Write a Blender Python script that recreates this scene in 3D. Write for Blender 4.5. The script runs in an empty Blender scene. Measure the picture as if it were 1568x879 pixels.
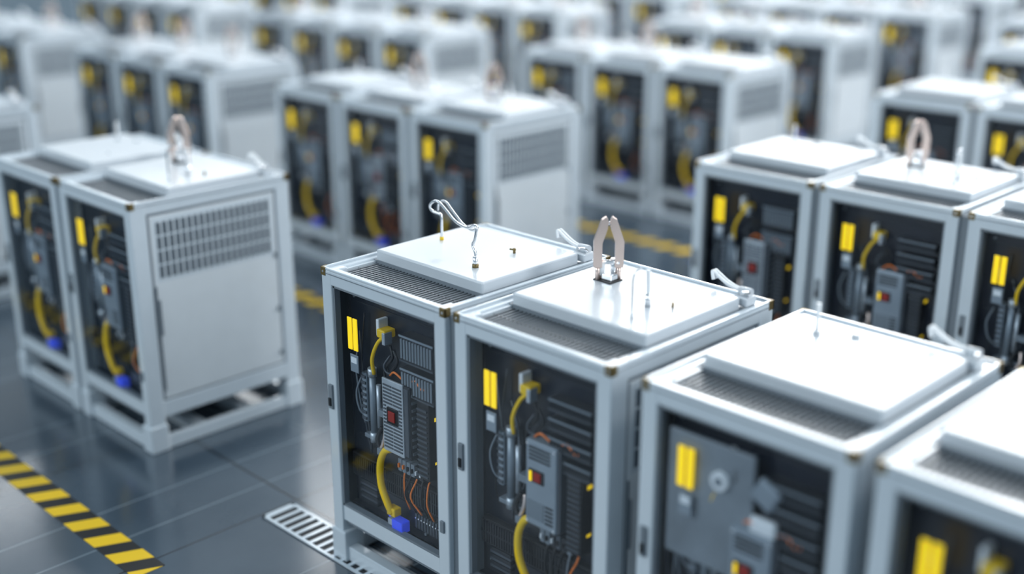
import bpy, bmesh, math, random
from mathutils import Vector, Matrix
random.seed(7)
W=1.02; D=1.277; H=1.815

# ---------------------------------------------------------------- materials
def mat(name,col,rough=.4,metal=0.,noise=0.,coat=0.,emit=0.,nscale=6.,rnoise=0.,spec=.5):
    m=bpy.data.materials.new(name); m.use_nodes=True
    nt=m.node_tree; b=nt.nodes['Principled BSDF']
    b.inputs['Base Color'].default_value=(*col,1)
    b.inputs['Roughness'].default_value=rough
    b.inputs['Metallic'].default_value=metal
    b.inputs['Coat Weight'].default_value=coat
    b.inputs['Coat Roughness'].default_value=.12
    b.inputs['Specular IOR Level'].default_value=spec
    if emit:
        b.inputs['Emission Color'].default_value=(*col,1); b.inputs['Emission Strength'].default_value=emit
    if noise or rnoise:
        tc=nt.nodes.new('ShaderNodeTexCoord'); n=nt.nodes.new('ShaderNodeTexNoise')
        n.inputs['Scale'].default_value=nscale; n.inputs['Detail'].default_value=5
        nt.links.new(tc.outputs['Object'],n.inputs['Vector'])
        if noise:
            r=nt.nodes.new('ShaderNodeValToRGB')
            r.color_ramp.elements[0].position=.3;r.color_ramp.elements[1].position=.7
            r.color_ramp.elements[0].color=(*[c*(1-noise) for c in col],1)
            r.color_ramp.elements[1].color=(*[min(1,c*(1+noise*.5)) for c in col],1)
            nt.links.new(n.outputs['Fac'],r.inputs['Fac']); nt.links.new(r.outputs['Color'],b.inputs['Base Color'])
        if rnoise:
            mr=nt.nodes.new('ShaderNodeMapRange')
            mr.inputs['To Min'].default_value=max(.02,rough-rnoise);mr.inputs['To Max'].default_value=rough+rnoise
            nt.links.new(n.outputs['Fac'],mr.inputs['Value']);nt.links.new(mr.outputs['Result'],b.inputs['Roughness'])
    return m
M={}
M['frame']=mat('frame_paint',(.57,.635,.69),.24,.0,.02,.7,rnoise=.05)
M['panel']=mat('panel_paint',(.62,.665,.70),.30,0,.03,.4,rnoise=.06)
M['lid']=mat('lid_paint',(.56,.60,.64),.30,0,.02,.5,rnoise=.05)
M['dark']=mat('dark_slot',(.008,.010,.013),.6)
M['slot']=mat('slot_shadow',(.075,.10,.125),.6)
M['board']=mat('navy_backboard',(.005,.008,.017),.35,0,.25,.1)
M['fin']=mat('grille_fin',(.20,.225,.25),.35,.4)
M['blackfin']=mat('black_fin',(.018,.021,.028),.35,.3)
M['brass']=mat('brass_bracket',(.20,.145,.055),.4,.5,.3)
M['yellow']=mat('yellow_glow_plastic',(.98,.66,.005),.4,emit=.6)  # self-glow added to brighten labels that are no lamps; status LEDs share it
M['cable']=mat('yellow_glow_cable',(.80,.52,.01),.35,emit=.05)  # faint emission added, the cable is no light source
M['white']=mat('white_plastic',(.78,.80,.82),.4)
M['alu']=mat('brushed_aluminium',(.50,.54,.58),.32,.45,.12,nscale=25)
M['slab']=mat('module_casing',(.27,.315,.36),.35,.3,.08)
M['red']=mat('red_button',(.26,.015,.012),.35)
M['blue']=mat('blue_glow_connector',(.04,.08,.75),.3,emit=.3)  # emission lifts the colour; the connector itself is no lamp
M['orange']=mat('orange_wire',(.85,.20,.02),.4)
M['black']=mat('black_rubber',(.008,.008,.010),.5)
M['steel']=mat('polished_steel',(.80,.81,.83),.20,.9)
M['copper']=mat('copper_lug',(.78,.62,.55),.26,.7,.1)
M['gasket']=mat('grey_gasket',(.18,.21,.24),.5)
M['midgrey']=mat('terminal_block_grey',(.055,.065,.08),.4)
M['pale']=mat('pale_reflection_cover',(.22,.25,.28),.4,0,.25,nscale=4)  # grey cover whose pale tone also carries the door glass reflection
# glass
g=bpy.data.materials.new('cabinet_glass');g.use_nodes=True;nt=g.node_tree;nt.nodes.clear()
o=nt.nodes.new('ShaderNodeOutputMaterial');mx=nt.nodes.new('ShaderNodeMixShader')
tr=nt.nodes.new('ShaderNodeBsdfTransparent');gl=nt.nodes.new('ShaderNodeBsdfGlossy');lw=nt.nodes.new('ShaderNodeLayerWeight')
pw=nt.nodes.new('ShaderNodeMath');pw.operation='POWER';pw.inputs[1].default_value=3.5
ma=nt.nodes.new('ShaderNodeMath');ma.operation='MULTIPLY_ADD';ma.inputs[1].default_value=.5;ma.inputs[2].default_value=.015
lw.inputs[0].default_value=.5
gl.inputs['Roughness'].default_value=.04;gl.inputs['Color'].default_value=(.85,.93,1,1)
tr.inputs['Color'].default_value=(.92,.95,.98,1)
nt.links.new(lw.outputs['Facing'],pw.inputs[0]);nt.links.new(pw.outputs[0],ma.inputs[0])
nt.links.new(ma.outputs[0],mx.inputs[0]);nt.links.new(tr.outputs[0],mx.inputs[1]);nt.links.new(gl.outputs[0],mx.inputs[2]);nt.links.new(mx.outputs[0],o.inputs[0])
M['glass']=g

# ---------------------------------------------------------------- mesh builder
class MB:
    def __init__(s): s.bm=bmesh.new(); s.mats=[]
    def mi(s,k):
        if k not in s.mats: s.mats.append(k)
        return s.mats.index(k)
    def box(s,x0,x1,y0,y1,z0,z1,k,bev=0.,rot=None):
        r=bmesh.ops.create_cube(s.bm,size=1.)
        vs=r['verts']; c=Vector(((x0+x1)/2,(y0+y1)/2,(z0+z1)/2))
        for v in vs:
            p=Vector((v.co.x*(x1-x0),v.co.y*(y1-y0),v.co.z*(z1-z0)))
            if rot: p=rot@p
            v.co=p+c
        fs=list({f for v in vs for f in v.link_faces}); i=s.mi(k)
        for f in fs: f.material_index=i
        if bev:
            es=list({e for v in vs for e in v.link_edges})
            rr=bmesh.ops.bevel(s.bm,geom=es,offset=bev,segments=2,profile=.5,affect='EDGES',clamp_overlap=True)
            for f in rr['faces']: f.material_index=i
    def tube(s,pts,r,k,n=8,res=6,flat=1.):
        P=[Vector(p) for p in pts]; Q=[]
        if len(P)>2 and res>1:
            E=[P[0]*2-P[1]]+P+[P[-1]*2-P[-2]]
            for i in range(1,len(E)-2):
                a,b,c,d=E[i-1:i+3]
                for j in range(res):
                    t=j/res
                    Q.append(.5*((2*b)+(c-a)*t+(2*a-5*b+4*c-d)*t*t+(3*b-a-3*c+d)*t**3))
            Q.append(P[-1])
        else: Q=P
        i=s.mi(k); rings=[]; up=None
        for j,q in enumerate(Q):
            t=(Q[min(j+1,len(Q)-1)]-Q[max(j-1,0)]).normalized()
            if up is None:
                up=Vector((0,0,1)) if abs(t.z)<.9 else Vector((1,0,0))
            sx=t.cross(up).normalized(); up=sx.cross(t).normalized()
            rings.append([s.bm.verts.new(q+sx*r*math.cos(2*math.pi*m/n)+up*r*flat*math.sin(2*math.pi*m/n)) for m in range(n)])
        for a,b in zip(rings,rings[1:]):
            for m in range(n):
                f=s.bm.faces.new((a[m],a[(m+1)%n],b[(m+1)%n],b[m])); f.material_index=i; f.smooth=True
        for rg in (rings[0],rings[-1]):
            f=s.bm.faces.new(rg); f.material_index=i
    def cyl(s,a,b,r,k,n=16): s.tube([a,b],r,k,n,1)
    def mesh(s,name):
        bmesh.ops.recalc_face_normals(s.bm,faces=s.bm.faces)
        me=bpy.data.meshes.new(name); s.bm.to_mesh(me); s.bm.free()
        for k in s.mats: me.materials.append(M[k])
        return me

# ---------------------------------------------------------------- cabinet parts (shared meshes)
P=.085   # post width (front)
PS=.12   # post depth (side)
RT=.085  # top rail height
def frame():
    b=MB()
    for x0 in (0,W-P):
        for y0 in (0,D-PS):
            b.box(x0,x0+P,y0,y0+PS,.0,H,'frame',.008)
            b.box(x0-.012 if x0==0 else x0-.03,x0+P+.03 if x0==0 else x0+P+.012,y0-.012,y0+PS+.012,0,.2,'frame',.01)
    for y0 in (.002,D-.067):
        b.box(.02,W-.02,y0,y0+.065,H-RT,H-.001,'frame',.008)
        b.box(.02,W-.02,y0+.01,y0+.08 if y0<.1 else D-.01,.27,.37,'frame',.006)
        b.box(.02,W-.02,y0+.01,y0+.08 if y0<.1 else D-.01,0.005,.10,'frame',.006)
    for x0 in (.002,W-.057):
        b.box(x0,x0+.055,.02,D-.02,H-RT,H-.001,'frame',.008)
        b.box(x0+.005,x0+.055,.02,D-.02,.25,.37,'frame',.006)
        b.box(x0+.005,x0+.055,.02,D-.02,.005,.10,'frame',.006)
    b.box(.015,W-.015,.0,.02,H-.002,H+.012,'frame',.004)
    b.box(.0,.018,.01,D-.01,H-.002,H+.012,'frame',.004)
    b.box(W-.018,W,.01,D-.01,H-.002,H+.012,'frame',.004)
    b.box(.015,W-.015,D-.02,D,H-.002,H+.012,'frame',.004)
    b.box(-.0015,W+.0015,-.0015,.01,H-.022,H-.018,'gasket'); b.box(W-.01,W+.0015,.0,D,H-.022,H-.018,'gasket')
    for x,y in ((0,0),(W,0),(0,D),(W,D)):
        sx=1 if x==0 else -1; sy=1 if y==0 else -1
        xa,xb=sorted((x-.003*sx,x+.040*sx)); ya,yb=sorted((y-.003*sy,y+.010*sy))
        b.box(xa,xb,ya,yb,H-.036,H+.013,'brass',.003)
        xa,xb=sorted((x-.003*sx,x+.010*sx)); ya,yb=sorted((y-.003*sy,y+.040*sy))
        b.box(xa,xb,ya,yb,H-.036,H+.013,'brass',.003)
        b.cyl((x+.018*sx,y-.004*sy,H-.012),(x+.018*sx,y+.002*sy,H-.012),.007,'steel',8)
    b.box(.025,.06,-.014,.004,.98,1.13,'gasket',.004)
    b.box(.032,.053,-.022,-.01,1.0,1.05,'dark',.003)
    b.box(W-.06,W-.03,-.012,.004,.55,.62,'gasket',.004)
    z0,z1=.37,H-RT
    b.box(P-.004,P+.012,.012,.05,z0,z1,'gasket'); b.box(W-P-.012,W-P+.004,.012,.05,z0,z1,'gasket')
    b.box(P,W-P,.012,.05,z1-.012,z1+.004,'gasket'); b.box(P,W-P,.012,.05,z0-.004,z0+.012,'gasket')
    b.box(.03,W-.03,.03,D-.03,.245,.27,'gasket')
    for yy in (.38,.78): b.box(.05,W-.05,yy,yy+.10,.005,.09,'frame',.006)
    return b.mesh('frame')
def panels():
    b=MB()
    for side in (0,1):
        if side: xo,xi=W-.012,W-.03
        else: xo,xi=.012,.03
        x0,x1=min(xo,xi),max(xo,xi)
        b.box(x0,x1,.10,D-.10,.36,H-.07,'gasket')
        xa,xb=(W-.02,W-.004) if side else (.004,.02)
        b.box(xa,xb,PS+.018,D-PS-.018,.385,H-RT-.018,'panel',.004)
        xs,xt=(W-.008,W-.0025) if side else (.0025,.008)
        y0,y1=PS+.06,D-PS-.06; n=19; zz=1.665
        b.box(xs,xt-.0008 if side else xt,y0-.02,y1+.02,1.245,1.695,'frame')
        for r in range(4):
            zt=zz-r*.102
            for i in range(n):
                y=y0+(y1-y0)*(i+.1)/n
                b.box(min(xs,xt),max(xs,xt)+(.001 if side else 0),y,y+(y1-y0)/n*.72,zt-.088,zt,'slot')
                xl=(W-.002,W+.005) if side else (-.005,.002)
                b.box(xl[0],xl[1],y+(y1-y0)/n*.62,y+(y1-y0)/n*.76,zt-.088,zt,'panel')
        xh=(W-.004,W+.012) if side else (-.012,.004)
        b.box(xh[0],xh[1],PS+.026,PS+.046,.86,1.12,'gasket',.004)
        b.box(xh[0],xh[1]-.006,PS+.020,PS+.026,.45,1.22,'slot')
        for zz2 in (.45,.80,1.22):
            b.box(xh[0],xh[1]-.004,D-PS-.045,D-PS-.025,zz2,zz2+.04,'gasket',.003)
    b.box(.08,W-.08,D-.03,D-.006,.36,H-.07,'panel')
    for i in range(22): b.box(.16,W-.16,D-.008,D-.001,.5+i*.05,.52+i*.05,'slot')
    return b.mesh('side_panels')
def roof():
    b=MB()
    b.box(.05,W-.05,.06,D-.06,H-.085,H-.060,'dark')
    b.box(.055,W-.055,.34,D-.06,H-.075,H-.012,'frame')
    b.box(.06,W-.06,.062,.34,H-.06,H-.034,'dark')
    n=30
    for i in range(n):
        x=.085+(W-.17)*(i+.3)/n
        b.box(x,x+.0085,.068,.338,H-.035,H-.022,'fin')
    b.box(.075,W-.075,.195,.203,H-.035,H-.024,'blackfin')
    b.box(.055,.08,.062,.34,H-.06,H-.012,'frame'); b.box(W-.08,W-.055,.062,.34,H-.06,H-.012,'frame')
    return b.mesh('roof_vent')
def lid():
    b=MB()
    b.box(.075,W-.075,.335,1.085,H-.02,H+.055,'lid',.010)
    b.box(.06,W-.06,.328,1.10,H-.03,H-.006,'gasket')
    return b.mesh('lid')
L=H+.054
def elec(v):
    b=MB(); z0,z1=.37,H-RT; d=.13
    rnd=random.Random(31+v)
    b.box(.04,W-.04,d,d+.015,z0-.02,z1+.02,'board')
    b.box(.06,.085,.03,d+.01,z0,z1,'board'); b.box(W-.085,W-.06,.03,d+.01,z0,z1,'board')
    b.box(.06,W-.06,.03,d+.01,z0-.02,z0,'board')
    b.box(.06,W-.06,.03,d+.01,z1,z1+.02,'board')
    for zz in (1.62,1.16,.80,.50):
        b.box(.12,W-.12,d-.006,d,zz,zz+.012,'blackfin')
    for x in (.190,.237):
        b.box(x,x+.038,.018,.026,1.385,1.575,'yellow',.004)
    b.box(.205,.275,.018,.025,1.255,1.36,'slab',.003)
    b.box(.215,.265,.016,.0185,1.31,1.345,'white')
    # top connector
    b.box(.390,.415,.06,d,1.50,1.60,'white',.006)
    b.box(.405,.475,.05,d,1.50,1.55,'cable',.008)
    b.box(.455,.480,.045,.10,1.47,1.54,'alu',.004)
    b.tube([(.45,.07,1.51),(.40,.06,1.46),(.355,.055,1.36),(.345,.07,1.26)],.011,'cable')
    b.tube([(.47,.09,1.46),(.50,.08,1.40),(.47,.07,1.35),(.43,.08,1.31),(.42,.09,1.22)],.009,'black')
    b.tube([(.50,.09,1.44),(.54,.08,1.38),(.50,.07,1.32),(.47,.08,1.28)],.009,'black')
    b.tube([(.47,.09,1.40),(.45,.06,1.345),(.47,.06,1.31),(.52,.06,1.31)],.006,'midgrey')
    # bus-bar rack top right
    for r in range(2 if v==0 else 4):
        zb=1.42-r*.19 if v==0 else 1.48-r*.10
        hh=.15 if v==0 else .06
        b.box(.60,.87,.05,d,zb,zb+hh,'blackfin',.004)
        m=11
        for i in range(m):
            x=.612+i*.0232
            b.box(x,x+.012,.042,.06,zb+.02,zb+hh-.02,'gasket' if v==0 else 'blackfin',rot=Matrix.Rotation(.25,3,'Z'))
        b.box(.60,.87,.044,.05,zb+hh-.010,zb+hh,'slab' if v==0 else 'gasket')
        b.box(.60,.87,.044,.05,zb,zb+.008,'midgrey')
    # contactor / meter module
    if v==0:
        b.box(.475,.695,.030,d,.86,1.29,'blackfin',.006)
        b.box(.470,.645,.022,.036,.86,1.295,'alu',.005)
        for c in range(2):
            for i in range(19):
                z=.885+i*.0205
                xa=.482+c*.080; xb=xa+.072
                if 8<=i<=12:
                    if c==0: xb=xa+.02
                    else: xa=xb-.022
                b.box(xa,xb,.018,.024,z,z+.009,'midgrey')
        b.box(.515,.605,.012,.026,1.04,1.135,'dark',.004)
        b.box(.532,.588,.006,.016,1.057,1.118,'red',.004)
        b.box(.655,.69,.02,.05,.88,1.28,'midgrey',.004)
        for i in range(9): b.box(.694,.702,.04,.12,.89+i*.043,.905+i*.043,'fin')
    else:
        b.box(.475,.68,.022,d,.84,1.30,'slab',.010)
        b.box(.685,.70,.03,d,.85,1.29,'midgrey',.003)
        b.box(.50,.60,.016,.026,1.08,1.15,'dark',.004)
        b.box(.535,.585,.010,.02,1.09,1.14,'red',.004)
        b.box(.508,.524,.010,.02,1.085,1.14,'yellow',.003)
        b.box(.49,.60,.018,.024,.88,.98,'gasket',.003)
        for i in range(5): b.box(.61,.66,.018,.024,.88+i*.022,.889+i*.022,'dark')
        for i in range(4): b.box(.50,.64,.018,.024,1.20+i*.02,1.209+i*.02,'dark')
        for x,z in ((.49,1.28),(.665,1.28),(.49,.86),(.665,.86)): b.cyl((x,.018,z),(x,.024,z),.006,'steel',8)
    b.box(.715,.81,.06,d,.76,1.22,'black',.006)
    for i in range(14): b.box(.72,.80,.052,.062,.78+i*.03,.791+i*.03,'midgrey')
    b.tube([(.66,.06,1.30),(.72,.05,1.335),(.77,.05,1.30),(.82,.06,1.315),(.85,.08,1.30)],.006,'orange')
    b.tube([(.50,.06,1.30),(.56,.04,1.34),(.62,.05,1.31)],.006,'orange')
    # breaker left
    b.box(.245,.285,.06,d,.95,1.25,'slab',.008)
    for i in range(8): b.box(.246,.282,.054,.062,.965+i*.036,.982+i*.036,'midgrey')
    b.cyl((.325,.075,.88),(.325,.075,1.26),.020,'slab'); b.cyl((.325,.075,1.24),(.325,.075,1.29),.026,'alu')
    b.cyl((.325,.075,.84),(.325,.075,.90),.025,'alu')
    b.cyl((.37,.08,.94),(.37,.08,1.20),.014,'alu')
    b.box(.38,.45,.06,d,1.02,1.06,'gasket',.004); b.box(.24,.42,.07,d,.845,.87,'gasket',.004)
    b.tube([(.23,.1,.95),(.19,.08,1.0),(.17,.08,1.1),(.20,.1,1.2)],.006,'gasket')
    # small breakers and terminals under / beside the module
    for i in range(6):
        x=.53+i*.036
        b.box(x,x+.030,.07,d,.735,.81,rnd.choice(['gasket','midgrey','blackfin']),.003)
        b.box(x+.009,x+.02,.058,.072,.76,.785,rnd.choice(['black','white','black','orange']),.002)
    for i in range(7):
        z=.40+i*.021
        b.box(.15,.30,.095,d,z,z+.014,'midgrey' if i%2 else 'blackfin')
    for i in range(9):
        x=.64+i*.024
        b.box(x,x+.017,.09,d,.41,.50,'midgrey',.002); b.cyl((x+.008,.085,.475),(x+.008,.091,.475),.005,'steel',6)
    for i in range(7):   # loose thin wiring
        xa=rnd.uniform(.14,.42); xb=xa+rnd.uniform(-.06,.12); za=rnd.uniform(1.2,1.6); zb2=rnd.uniform(.72,.95)
        b.tube([(xa,.11,za),((xa+xb)/2+rnd.uniform(-.05,.05),.095,(za+zb2)/2+.1),(xb+rnd.uniform(-.04,.04),.09,(za+zb2)/2-.12),(xb,.11,zb2)],.0045,rnd.choice(['black','midgrey','gasket','midgrey']),6,5)
    for i in range(5):
        xa=.56+i*.05
        b.tube([(xa,.11,.74),(xa+.01,.08,.71),(xa+rnd.uniform(-.03,.03),.07,.60),(xa+.03,.10,.50)],.006,rnd.choice(['black','black','orange','gasket']),6,5)
    # lower cable bundle
    b.tube([(.39,.08,.95),(.37,.06,.88),(.40,.05,.82)],.013,'black')
    b.tube([(.42,.08,.95),(.43,.06,.89),(.41,.05,.83)],.012,'copper')
    b.tube([(.50,.05,.86),(.45,.04,.83),(.415,.035,.74),(.425,.03,.62),(.475,.03,.52),(.50,.04,.465)],.021,'cable')
    b.box(.395,.44,.03,.07,.80,.84,'gasket',.004)
    b.box(.465,.535,.028,.08,.45,.50,'cable',.006)
    b.box(.505,.595,.028,.09,.365,.435,'blue',.006); b.box(.47,.51,.03,.09,.39,.43,'alu',.004)
    b.tube([(.42,.08,.47),(.45,.06,.43),(.50,.06,.42)],.007,'blue')
    # louvred bottom grille
    b.box(.10,W-.10,.085,d,.555,.70,'black',.004)
    for i in range(44):
        x=.115+i*.0183
        b.box(x,x+.008,.075,.09,.565,.69,'blackfin')
    b.box(.10,W-.10,.078,.09,.62,.63,'blackfin')
    for (x,z) in ((.80,1.22),(.805,1.12),(.80,.86),(.82,.60)):
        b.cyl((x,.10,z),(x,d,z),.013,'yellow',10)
    for (x,z) in ((.14,1.66),(.14,.45),(.86,.45),(.32,.36),(.70,.38)):
        b.cyl((x,d-.02,z),(x,d,z),.009,'fin',8)
    if v==2:
        b.box(.12,.56,.045,.065,1.03,1.63,'pale',.02)
        b.cyl((.40,.025,1.47),(.40,.06,1.47),.042,'white'); b.cyl((.40,.02,1.47),(.40,.03,1.47),.02,'gasket')
        b.box(.56,.68,.035,.07,1.42,1.54,'slab',.03,rot=Matrix.Rotation(.5,3,'Y'))
        b.box(.55,.68,.035,.07,1.29,1.37,'white',.03)
        b.box(.15,.42,.04,d,.42,.60,'slab',.01)
        b.box(.13,.30,.04,.1,.70,.88,'pale',.02,rot=Matrix.Rotation(-.5,3,'Y'))
        b.box(.62,.86,.05,d,.43,.53,'gasket',.01)
    return b.mesh('electronics')
def glass():
    me=bpy.data.meshes.new('door_glass')
    a,c,e,f=P+.012,W-P-.012,.385,H-RT-.012
    me.from_pydata([(a,.013,e),(c,.013,e),(c,.013,f),(a,.013,f)],[],[(0,1,2,3)]); me.materials.append(g); return me
def clampm():
    b=MB()
    b.box(.885,.975,1.10,1.19,H+.0,H+.05,'lid',.01)
    b.cyl((.90,1.15,H+.065),(.965,1.15,H+.065),.025,'lid')
    for dy in (-.012,.012):
        b.tube([(.93,1.15+dy,H+.07),(.86,1.16+dy,H+.072),(.80,1.17+dy,H+.085),(.745,1.17+dy,H+.115),(.725,1.16+dy,H+.13),(.74,1.15+dy,H+.09)],.009,'white')
    b.tube([(.97,1.13,H+.06),(.99,1.08,H+.09),(.985,1.03,H+.10)],.010,'steel')
    return b.mesh('lever_clamp')
def wire():
    b=MB()
    A=[(.20,.725,L),(.20,.725,L+.09),(.195,.725,L+.15),(.14,.71,L+.165),(.13,.70,L+.20),(.18,.70,L+.235),(.25,.69,L+.22),(.42,.63,L+.175),(.60,.56,L+.185),(.69,.52,L+.225),(.725,.505,L+.22),(.72,.50,L+.16),(.70,.50,L+.12),(.725,.495,L+.08),(.725,.495,L)]
    b.tube(A,.0085,'steel',8,5)
    B=[(.16,.735,L+.17),(.17,.735,L+.215),(.23,.73,L+.235),(.32,.70,L+.205),(.45,.655,L+.165),(.60,.59,L+.165),(.69,.545,L+.205),(.715,.51,L+.215)]
    b.tube(B,.0075,'steel',8,5)
    b.cyl((.20,.725,L-.002),(.20,.725,L+.02),.013,'cable'); b.cyl((.725,.495,L-.002),(.725,.495,L+.065),.014,'steel'); b.cyl((.725,.495,L-.002),(.725,.495,L+.02),.018,'brass')
    b.cyl((.69,.83,L-.002),(.69,.83,L+.03),.008,'brass'); b.cyl((.665,.82,L+.022),(.70,.832,L+.022),.005,'brass')
    return b.mesh('wire_handle')
def lug():
    b=MB(); cx,cy=.29,.83
    b.box(cx-.06,cx+.06,cy-.05,cy+.05,L-.002,L+.008,'black',.003)
    b.box(cx-.045,cx+.045,cy-.03,cy+.03,L+.006,L+.04,'steel',.006)
    b.cyl((cx-.025,cy-.02,L+.03),(cx-.025,cy-.02,L+.10),.016,'white'); b.cyl((cx+.02,cy+.02,L+.03),(cx+.02,cy+.02,L+.12),.016,'steel')
    b.cyl((cx-.05,cy-.035,L+.10),(cx+.05,cy+.035,L+.10),.013,'steel')
    k=b.mi('copper')
    q=Vector((.71,.70,0)); c=Vector((cx,cy,0))
    for s in (-1,1):
        # flat faceted prong: straight leg, shoulder, leaning in to a notched tip
        pts=[(s*.078,L+.075),(s*.080,L+.215),(s*.040,L+.330),(s*.016,L+.345)]
        inn=[(s*.034,L+.075),(s*.034,L+.205),(s*.008,L+.285),(s*.006,L+.330)]
        n=Vector((-.70,.71,0))*.020
        def mk(p,t): return b.bm.verts.new(c+q*p[0]+Vector((0,0,p[1]))+n*t)
        O=[(mk(p,-1),mk(p,1)) for p in pts]; I=[(mk(p,-1),mk(p,1)) for p in inn]
        quads=[]
        for i in range(3):
            quads+=[(O[i][0],O[i+1][0],I[i+1][0],I[i][0]),(O[i][1],O[i+1][1],I[i+1][1],I[i][1]),(O[i][0],O[i][1],O[i+1][1],O[i+1][0]),(I[i][0],I[i][1],I[i+1][1],I[i+1][0])]
        quads+=[(O[0][0],O[0][1],I[0][1],I[0][0]),(O[3][0],O[3][1],I[3][1],I[3][0])]
        for quad in quads:
            f=b.bm.faces.new(quad); f.material_index=k
        pp=c+q*(s*.055)
        b.cyl((pp.x,pp.y,L+.005),(pp.x,pp.y,L+.085),.013,'copper',12)
    e0=c-q*.012; e1=c+q*.012
    b.cyl((e0.x,e0.y,L+.31),(e1.x,e1.y,L+.31),.010,'steel',10)
    b.tube([(.75,.465,L),(.75,.465,L+.17),(.755,.475,L+.23),(.77,.50,L+.25)],.0075,'steel')
    b.cyl((.75,.465,L-.002),(.75,.465,L+.03),.011,'white')
    b.tube([(.70,.65,L),(.70,.65,L+.10),(.695,.65,L+.19)],.012,'white'); b.cyl((.70,.65,L-.002),(.70,.65,L+.07),.017,'steel')
    b.cyl((.80,.72,L-.002),(.80,.72,L+.03),.008,'brass')
    return b.mesh('copper_terminal')
def pins():
    b=MB()
    b.cyl((.30,.90,L-.002),(.30,.90,L+.15),.010,'white'); b.cyl((.30,.90,L-.002),(.30,.90,L+.02),.02,'lid')
    b.cyl((.45,.99,L-.002),(.45,.99,L+.02),.022,'lid')
    b.cyl((.72,.60,L-.002),(.72,.60,L+.012),.012,'lid')
    return b.mesh('lid_studs')
ME=dict(frame=frame(),panels=panels(),roof=roof(),lid=lid(),glass=glass(),clamp=clampm(),e0=elec(0),e1=elec(1),e2=elec(2),wire=wire(),lug=lug(),pins=pins())
gm=MB(); gm.box(W+.001,W+.069,.035,.075,.25,H-.03,'gasket'); gm.box(W+.001,W+.069,.03,D-.05,H-.05,H-.03,'gasket'); ME['join']=gm.mesh('joining_strip')

def ob(name,me,par=None,loc=(0,0,0)):
    o=bpy.data.objects.new(name,me); bpy.context.scene.collection.objects.link(o)
    o.location=loc
    if par: o.parent=par
    return o
def cabinet(x,y,e,h,join=False):
    r=ob('battery_cabinet',None,None,(x,y,0)); r.empty_display_size=.3
    for n,k in (('frame','frame'),('side_panels','panels'),('roof_vent','roof'),('lid','lid'),('door_glass','glass'),('electronics','e%d'%e),('lever_clamp','clamp')):
        ob(n,ME[k],r)
    if h: ob({'wire':'wire_handle','lug':'copper_terminal','pins':'lid_studs'}[h],ME[h],r)
    if join: ob('joining_strip',ME['join'],r)
PIT=1.09
cabinet(0,0,0,'wire',True); cabinet(1.088,0,1,'lug'); cabinet(2.28,0,2,'pins'); cabinet(3.385,0,1,None)
cabinet(-2.0-W-PIT,-.08,1,'pins',True); cabinet(-2.0-W,-.08,1,'lug')
def group(xr,y,n,hs=None):
    for i in range(n):
        x=xr-W-i*PIT
        h=hs[i%len(hs)] if hs else random.choice(['lug','pins','wire','lug'])
        cabinet(x,y,random.choice([1,1,0]),h,join=(i>0))
group(-6.1,-.08,3)
group(-.139+W+3*PIT,3.65,4,['pins','pins','lug','pins'])
group(-2.36,3.55,3,['lug','lug','pins']); group(-6.82,3.5,3,['lug','lug','lug']); group(-11.4,3.4,3)
group(-.75+W+3*PIT,7.5,4); group(-2.5,7.48,3); group(-7.6,7.45,4); group(-13.5,7.4,4)
group(-1.5+W+3*PIT,11.5,4); group(-3.4,11.2,3); group(-8.5,11.2,4); group(-14.3,11.2,4)
for j,y in enumerate((15.0,18.7,22.4)):
    for i in range(4): group(-4.1-j*.7-i*5.3+5.6,y,4)

# ---------------------------------------------------------------- floor
fm=bpy.data.materials.new('polished_floor_tiles'); fm.use_nodes=True; nt=fm.node_tree; N=nt.nodes; Lk=nt.links; bs=N['Principled BSDF']
tc=N.new('ShaderNodeTexCoord'); sp=N.new('ShaderNodeSeparateXYZ'); Lk.new(tc.outputs['Object'],sp.inputs[0])
def math_(op,a,bv=None,c=None):
    n=N.new('ShaderNodeMath'); n.operation=op
    for i,q in enumerate((a,bv,c)):
        if q is None: continue
        if isinstance(q,(int,float)): n.inputs[i].default_value=q
        else: Lk.new(q,n.inputs[i])
    return n.outputs[0]
def seam_glint_line(o,off,per,w):
    a=math_('SUBTRACT',o,off-per/2); m=math_('FLOORED_MODULO',a,per); d=math_('ABSOLUTE',math_('SUBTRACT',m,per/2)); return math_('LESS_THAN',d,w)
s1=seam_glint_line(sp.outputs[1],.24,1.85,.010); s2=seam_glint_line(sp.outputs[0],-.735,1.5,.007)
dark=math_('MAXIMUM',s1,s2)
s3=seam_glint_line(sp.outputs[0],-1.08,1.5,.006)  # pale floor lines: reflections drawn into the base colour
s4=seam_glint_line(sp.outputs[0],-1.48,1.5,.006)
s3=math_('MAXIMUM',s3,s4)
nz=N.new('ShaderNodeTexNoise'); nz.inputs['Scale'].default_value=.9; nz.inputs['Detail'].default_value=6; Lk.new(tc.outputs['Object'],nz.inputs['Vector'])
rp=N.new('ShaderNodeValToRGB'); Lk.new(nz.outputs['Fac'],rp.inputs['Fac'])
rp.color_ramp.elements[0].position=.3; rp.color_ramp.elements[0].color=(.035,.055,.078,1)
rp.color_ramp.elements[1].position=.7; rp.color_ramp.elements[1].color=(.06,.085,.112,1)
m1=N.new('ShaderNodeMixRGB'); Lk.new(s3,m1.inputs[0]); Lk.new(rp.outputs[0],m1.inputs[1]); m1.inputs[2].default_value=(.16,.20,.235,1)
m2=N.new('ShaderNodeMixRGB'); Lk.new(dark,m2.inputs[0]); Lk.new(m1.outputs[0],m2.inputs[1]); m2.inputs[2].default_value=(.012,.015,.02,1)
Lk.new(m2.outputs[0],bs.inputs['Base Color'])
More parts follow.
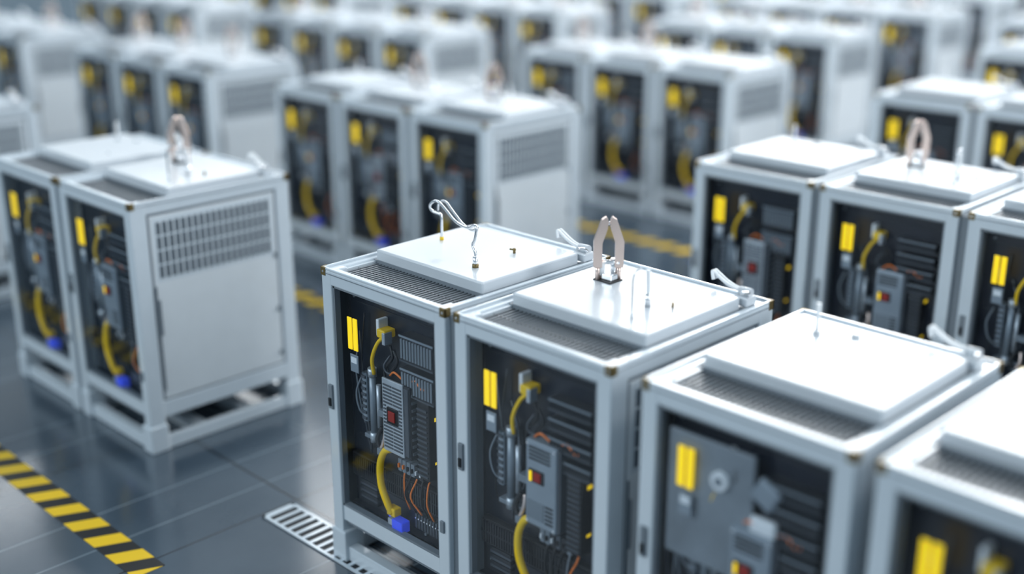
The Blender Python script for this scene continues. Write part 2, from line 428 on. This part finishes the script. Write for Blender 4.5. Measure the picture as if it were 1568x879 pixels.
mr=N.new('ShaderNodeMapRange'); Lk.new(nz.outputs['Fac'],mr.inputs['Value']); mr.inputs['To Min'].default_value=.13; mr.inputs['To Max'].default_value=.27; Lk.new(mr.outputs[0],bs.inputs['Roughness'])
bs.inputs['IOR'].default_value=1.95
me=bpy.data.meshes.new('floor'); me.from_pydata([(-45,-15,0),(25,-15,0),(25,45,0),(-45,45,0)],[],[(0,1,2,3)]); me.materials.append(fm); ob('floor',me)
# hazard tape
hm=bpy.data.materials.new('hazard_stripes'); hm.use_nodes=True; nt=hm.node_tree; N=nt.nodes; Lk=nt.links; bs=N['Principled BSDF']
tc=N.new('ShaderNodeTexCoord'); sp=N.new('ShaderNodeSeparateXYZ'); Lk.new(tc.outputs['Object'],sp.inputs[0])
u=math_('ADD',sp.outputs[0],math_('MULTIPLY',sp.outputs[1],-.45)); md=math_('FLOORED_MODULO',u,.27); st=math_('LESS_THAN',md,.14)
mx=N.new('ShaderNodeMixRGB'); Lk.new(st,mx.inputs[0]); mx.inputs[1].default_value=(.015,.015,.015,1); mx.inputs[2].default_value=(.72,.47,.01,1)
Lk.new(mx.outputs[0],bs.inputs['Base Color']); bs.inputs['Roughness'].default_value=.5
def tape(x0,x1,y,w=.2):
    b=MB(); M['haz']=hm; b.box(x0,x1,y-w/2,y+w/2,.0,.003,'haz'); ob('hazard_floor_tape',b.mesh('hazard_floor_tape'))
tape(-12,-.63,-.885); tape(-14,12,2.72); tape(-20,12,6.6); tape(-20,12,10.4)
# floor drain grate
b=MB()
x0,x1,y0,y1=-.70,4.6,-.05,.19
b.box(x0,x1,y0,y1,0,.004,'dark')
b.box(x0,x1,y0,y0+.02,0,.012,'frame'); b.box(x0,x1,y1-.02,y1,0,.012,'frame'); b.box(x0,x0+.02,y0,y1,0,.012,'frame')
n=int((x1-x0)/.075)
for i in range(n):
    x=x0+.02+i*.075
    b.box(x,x+.026,y0+.01,y1-.01,0,.011,'frame')
ob('floor_drain_grate',b.mesh('floor_drain_grate'))

# ---------------------------------------------------------------- light
w=bpy.data.worlds.new('hall_ambient'); bpy.context.scene.world=w; w.use_nodes=True; nt=w.node_tree
bg=nt.nodes['Background']; tc=nt.nodes.new('ShaderNodeTexCoord'); sp=nt.nodes.new('ShaderNodeSeparateXYZ'); rp=nt.nodes.new('ShaderNodeValToRGB')
nt.links.new(tc.outputs['Generated'],sp.inputs[0]); nt.links.new(sp.outputs[2],rp.inputs[0])
rp.color_ramp.elements[0].position=0; rp.color_ramp.elements[0].color=(.34,.48,.60,1)
rp.color_ramp.elements[1].position=.7; rp.color_ramp.elements[1].color=(.38,.50,.59,1)
nt.links.new(rp.outputs[0],bg.inputs[0]); bg.inputs[1].default_value=.70
def area(name,loc,size,sy,power,rot=(0,0,0),col=(1,1,1)):
    l=bpy.data.lights.new(name,'AREA'); l.shape='RECTANGLE'; l.size=size; l.size_y=sy; l.energy=power; l.color=col
    o=bpy.data.objects.new(name,l); o.location=loc; o.rotation_euler=rot; bpy.context.scene.collection.objects.link(o)
for i in range(6):
    x=-24+i*6
    area('ceiling_strip_light',(x,17,8),1.0,27,950,(0,0,0),(.97,.99,1))
area('rear_fill_light',(-5,28,13),30,8,6800,(math.radians(-35),0,0),(1,.985,.96))  # added fill with no visible source, brightens lids and far rows
area('side_fill_light',(16,3,8),10,5,1250,(0,math.radians(62),0),(.95,.98,1))  # added lamp out of view, lightens the side panels
area('front_fill_light',(-6,-13,9),20,5,1500,(math.radians(58),0,0),(.86,.95,1))  # unseen front fill, added to lift the frame fronts

# ---------------------------------------------------------------- camera
F=Vector((-math.sin(.78)*math.cos(.3226),math.cos(.78)*math.cos(.3226),-math.sin(.3226)))
cd=bpy.data.cameras.new('camera'); co=bpy.data.objects.new('camera',cd); bpy.context.scene.collection.objects.link(co)
co.location=(5.2467,-3.7947,3.8399); co.rotation_euler=F.to_track_quat('-Z','Y').to_euler()
cd.sensor_width=36; cd.lens=36*1847.04/1568; cd.clip_end=200
cd.dof.use_dof=True; cd.dof.focus_distance=6.6; cd.dof.aperture_fstop=.29
bpy.context.scene.camera=co
vs=bpy.context.scene.view_settings; vs.view_transform='Standard'; vs.look='None'; vs.exposure=.06
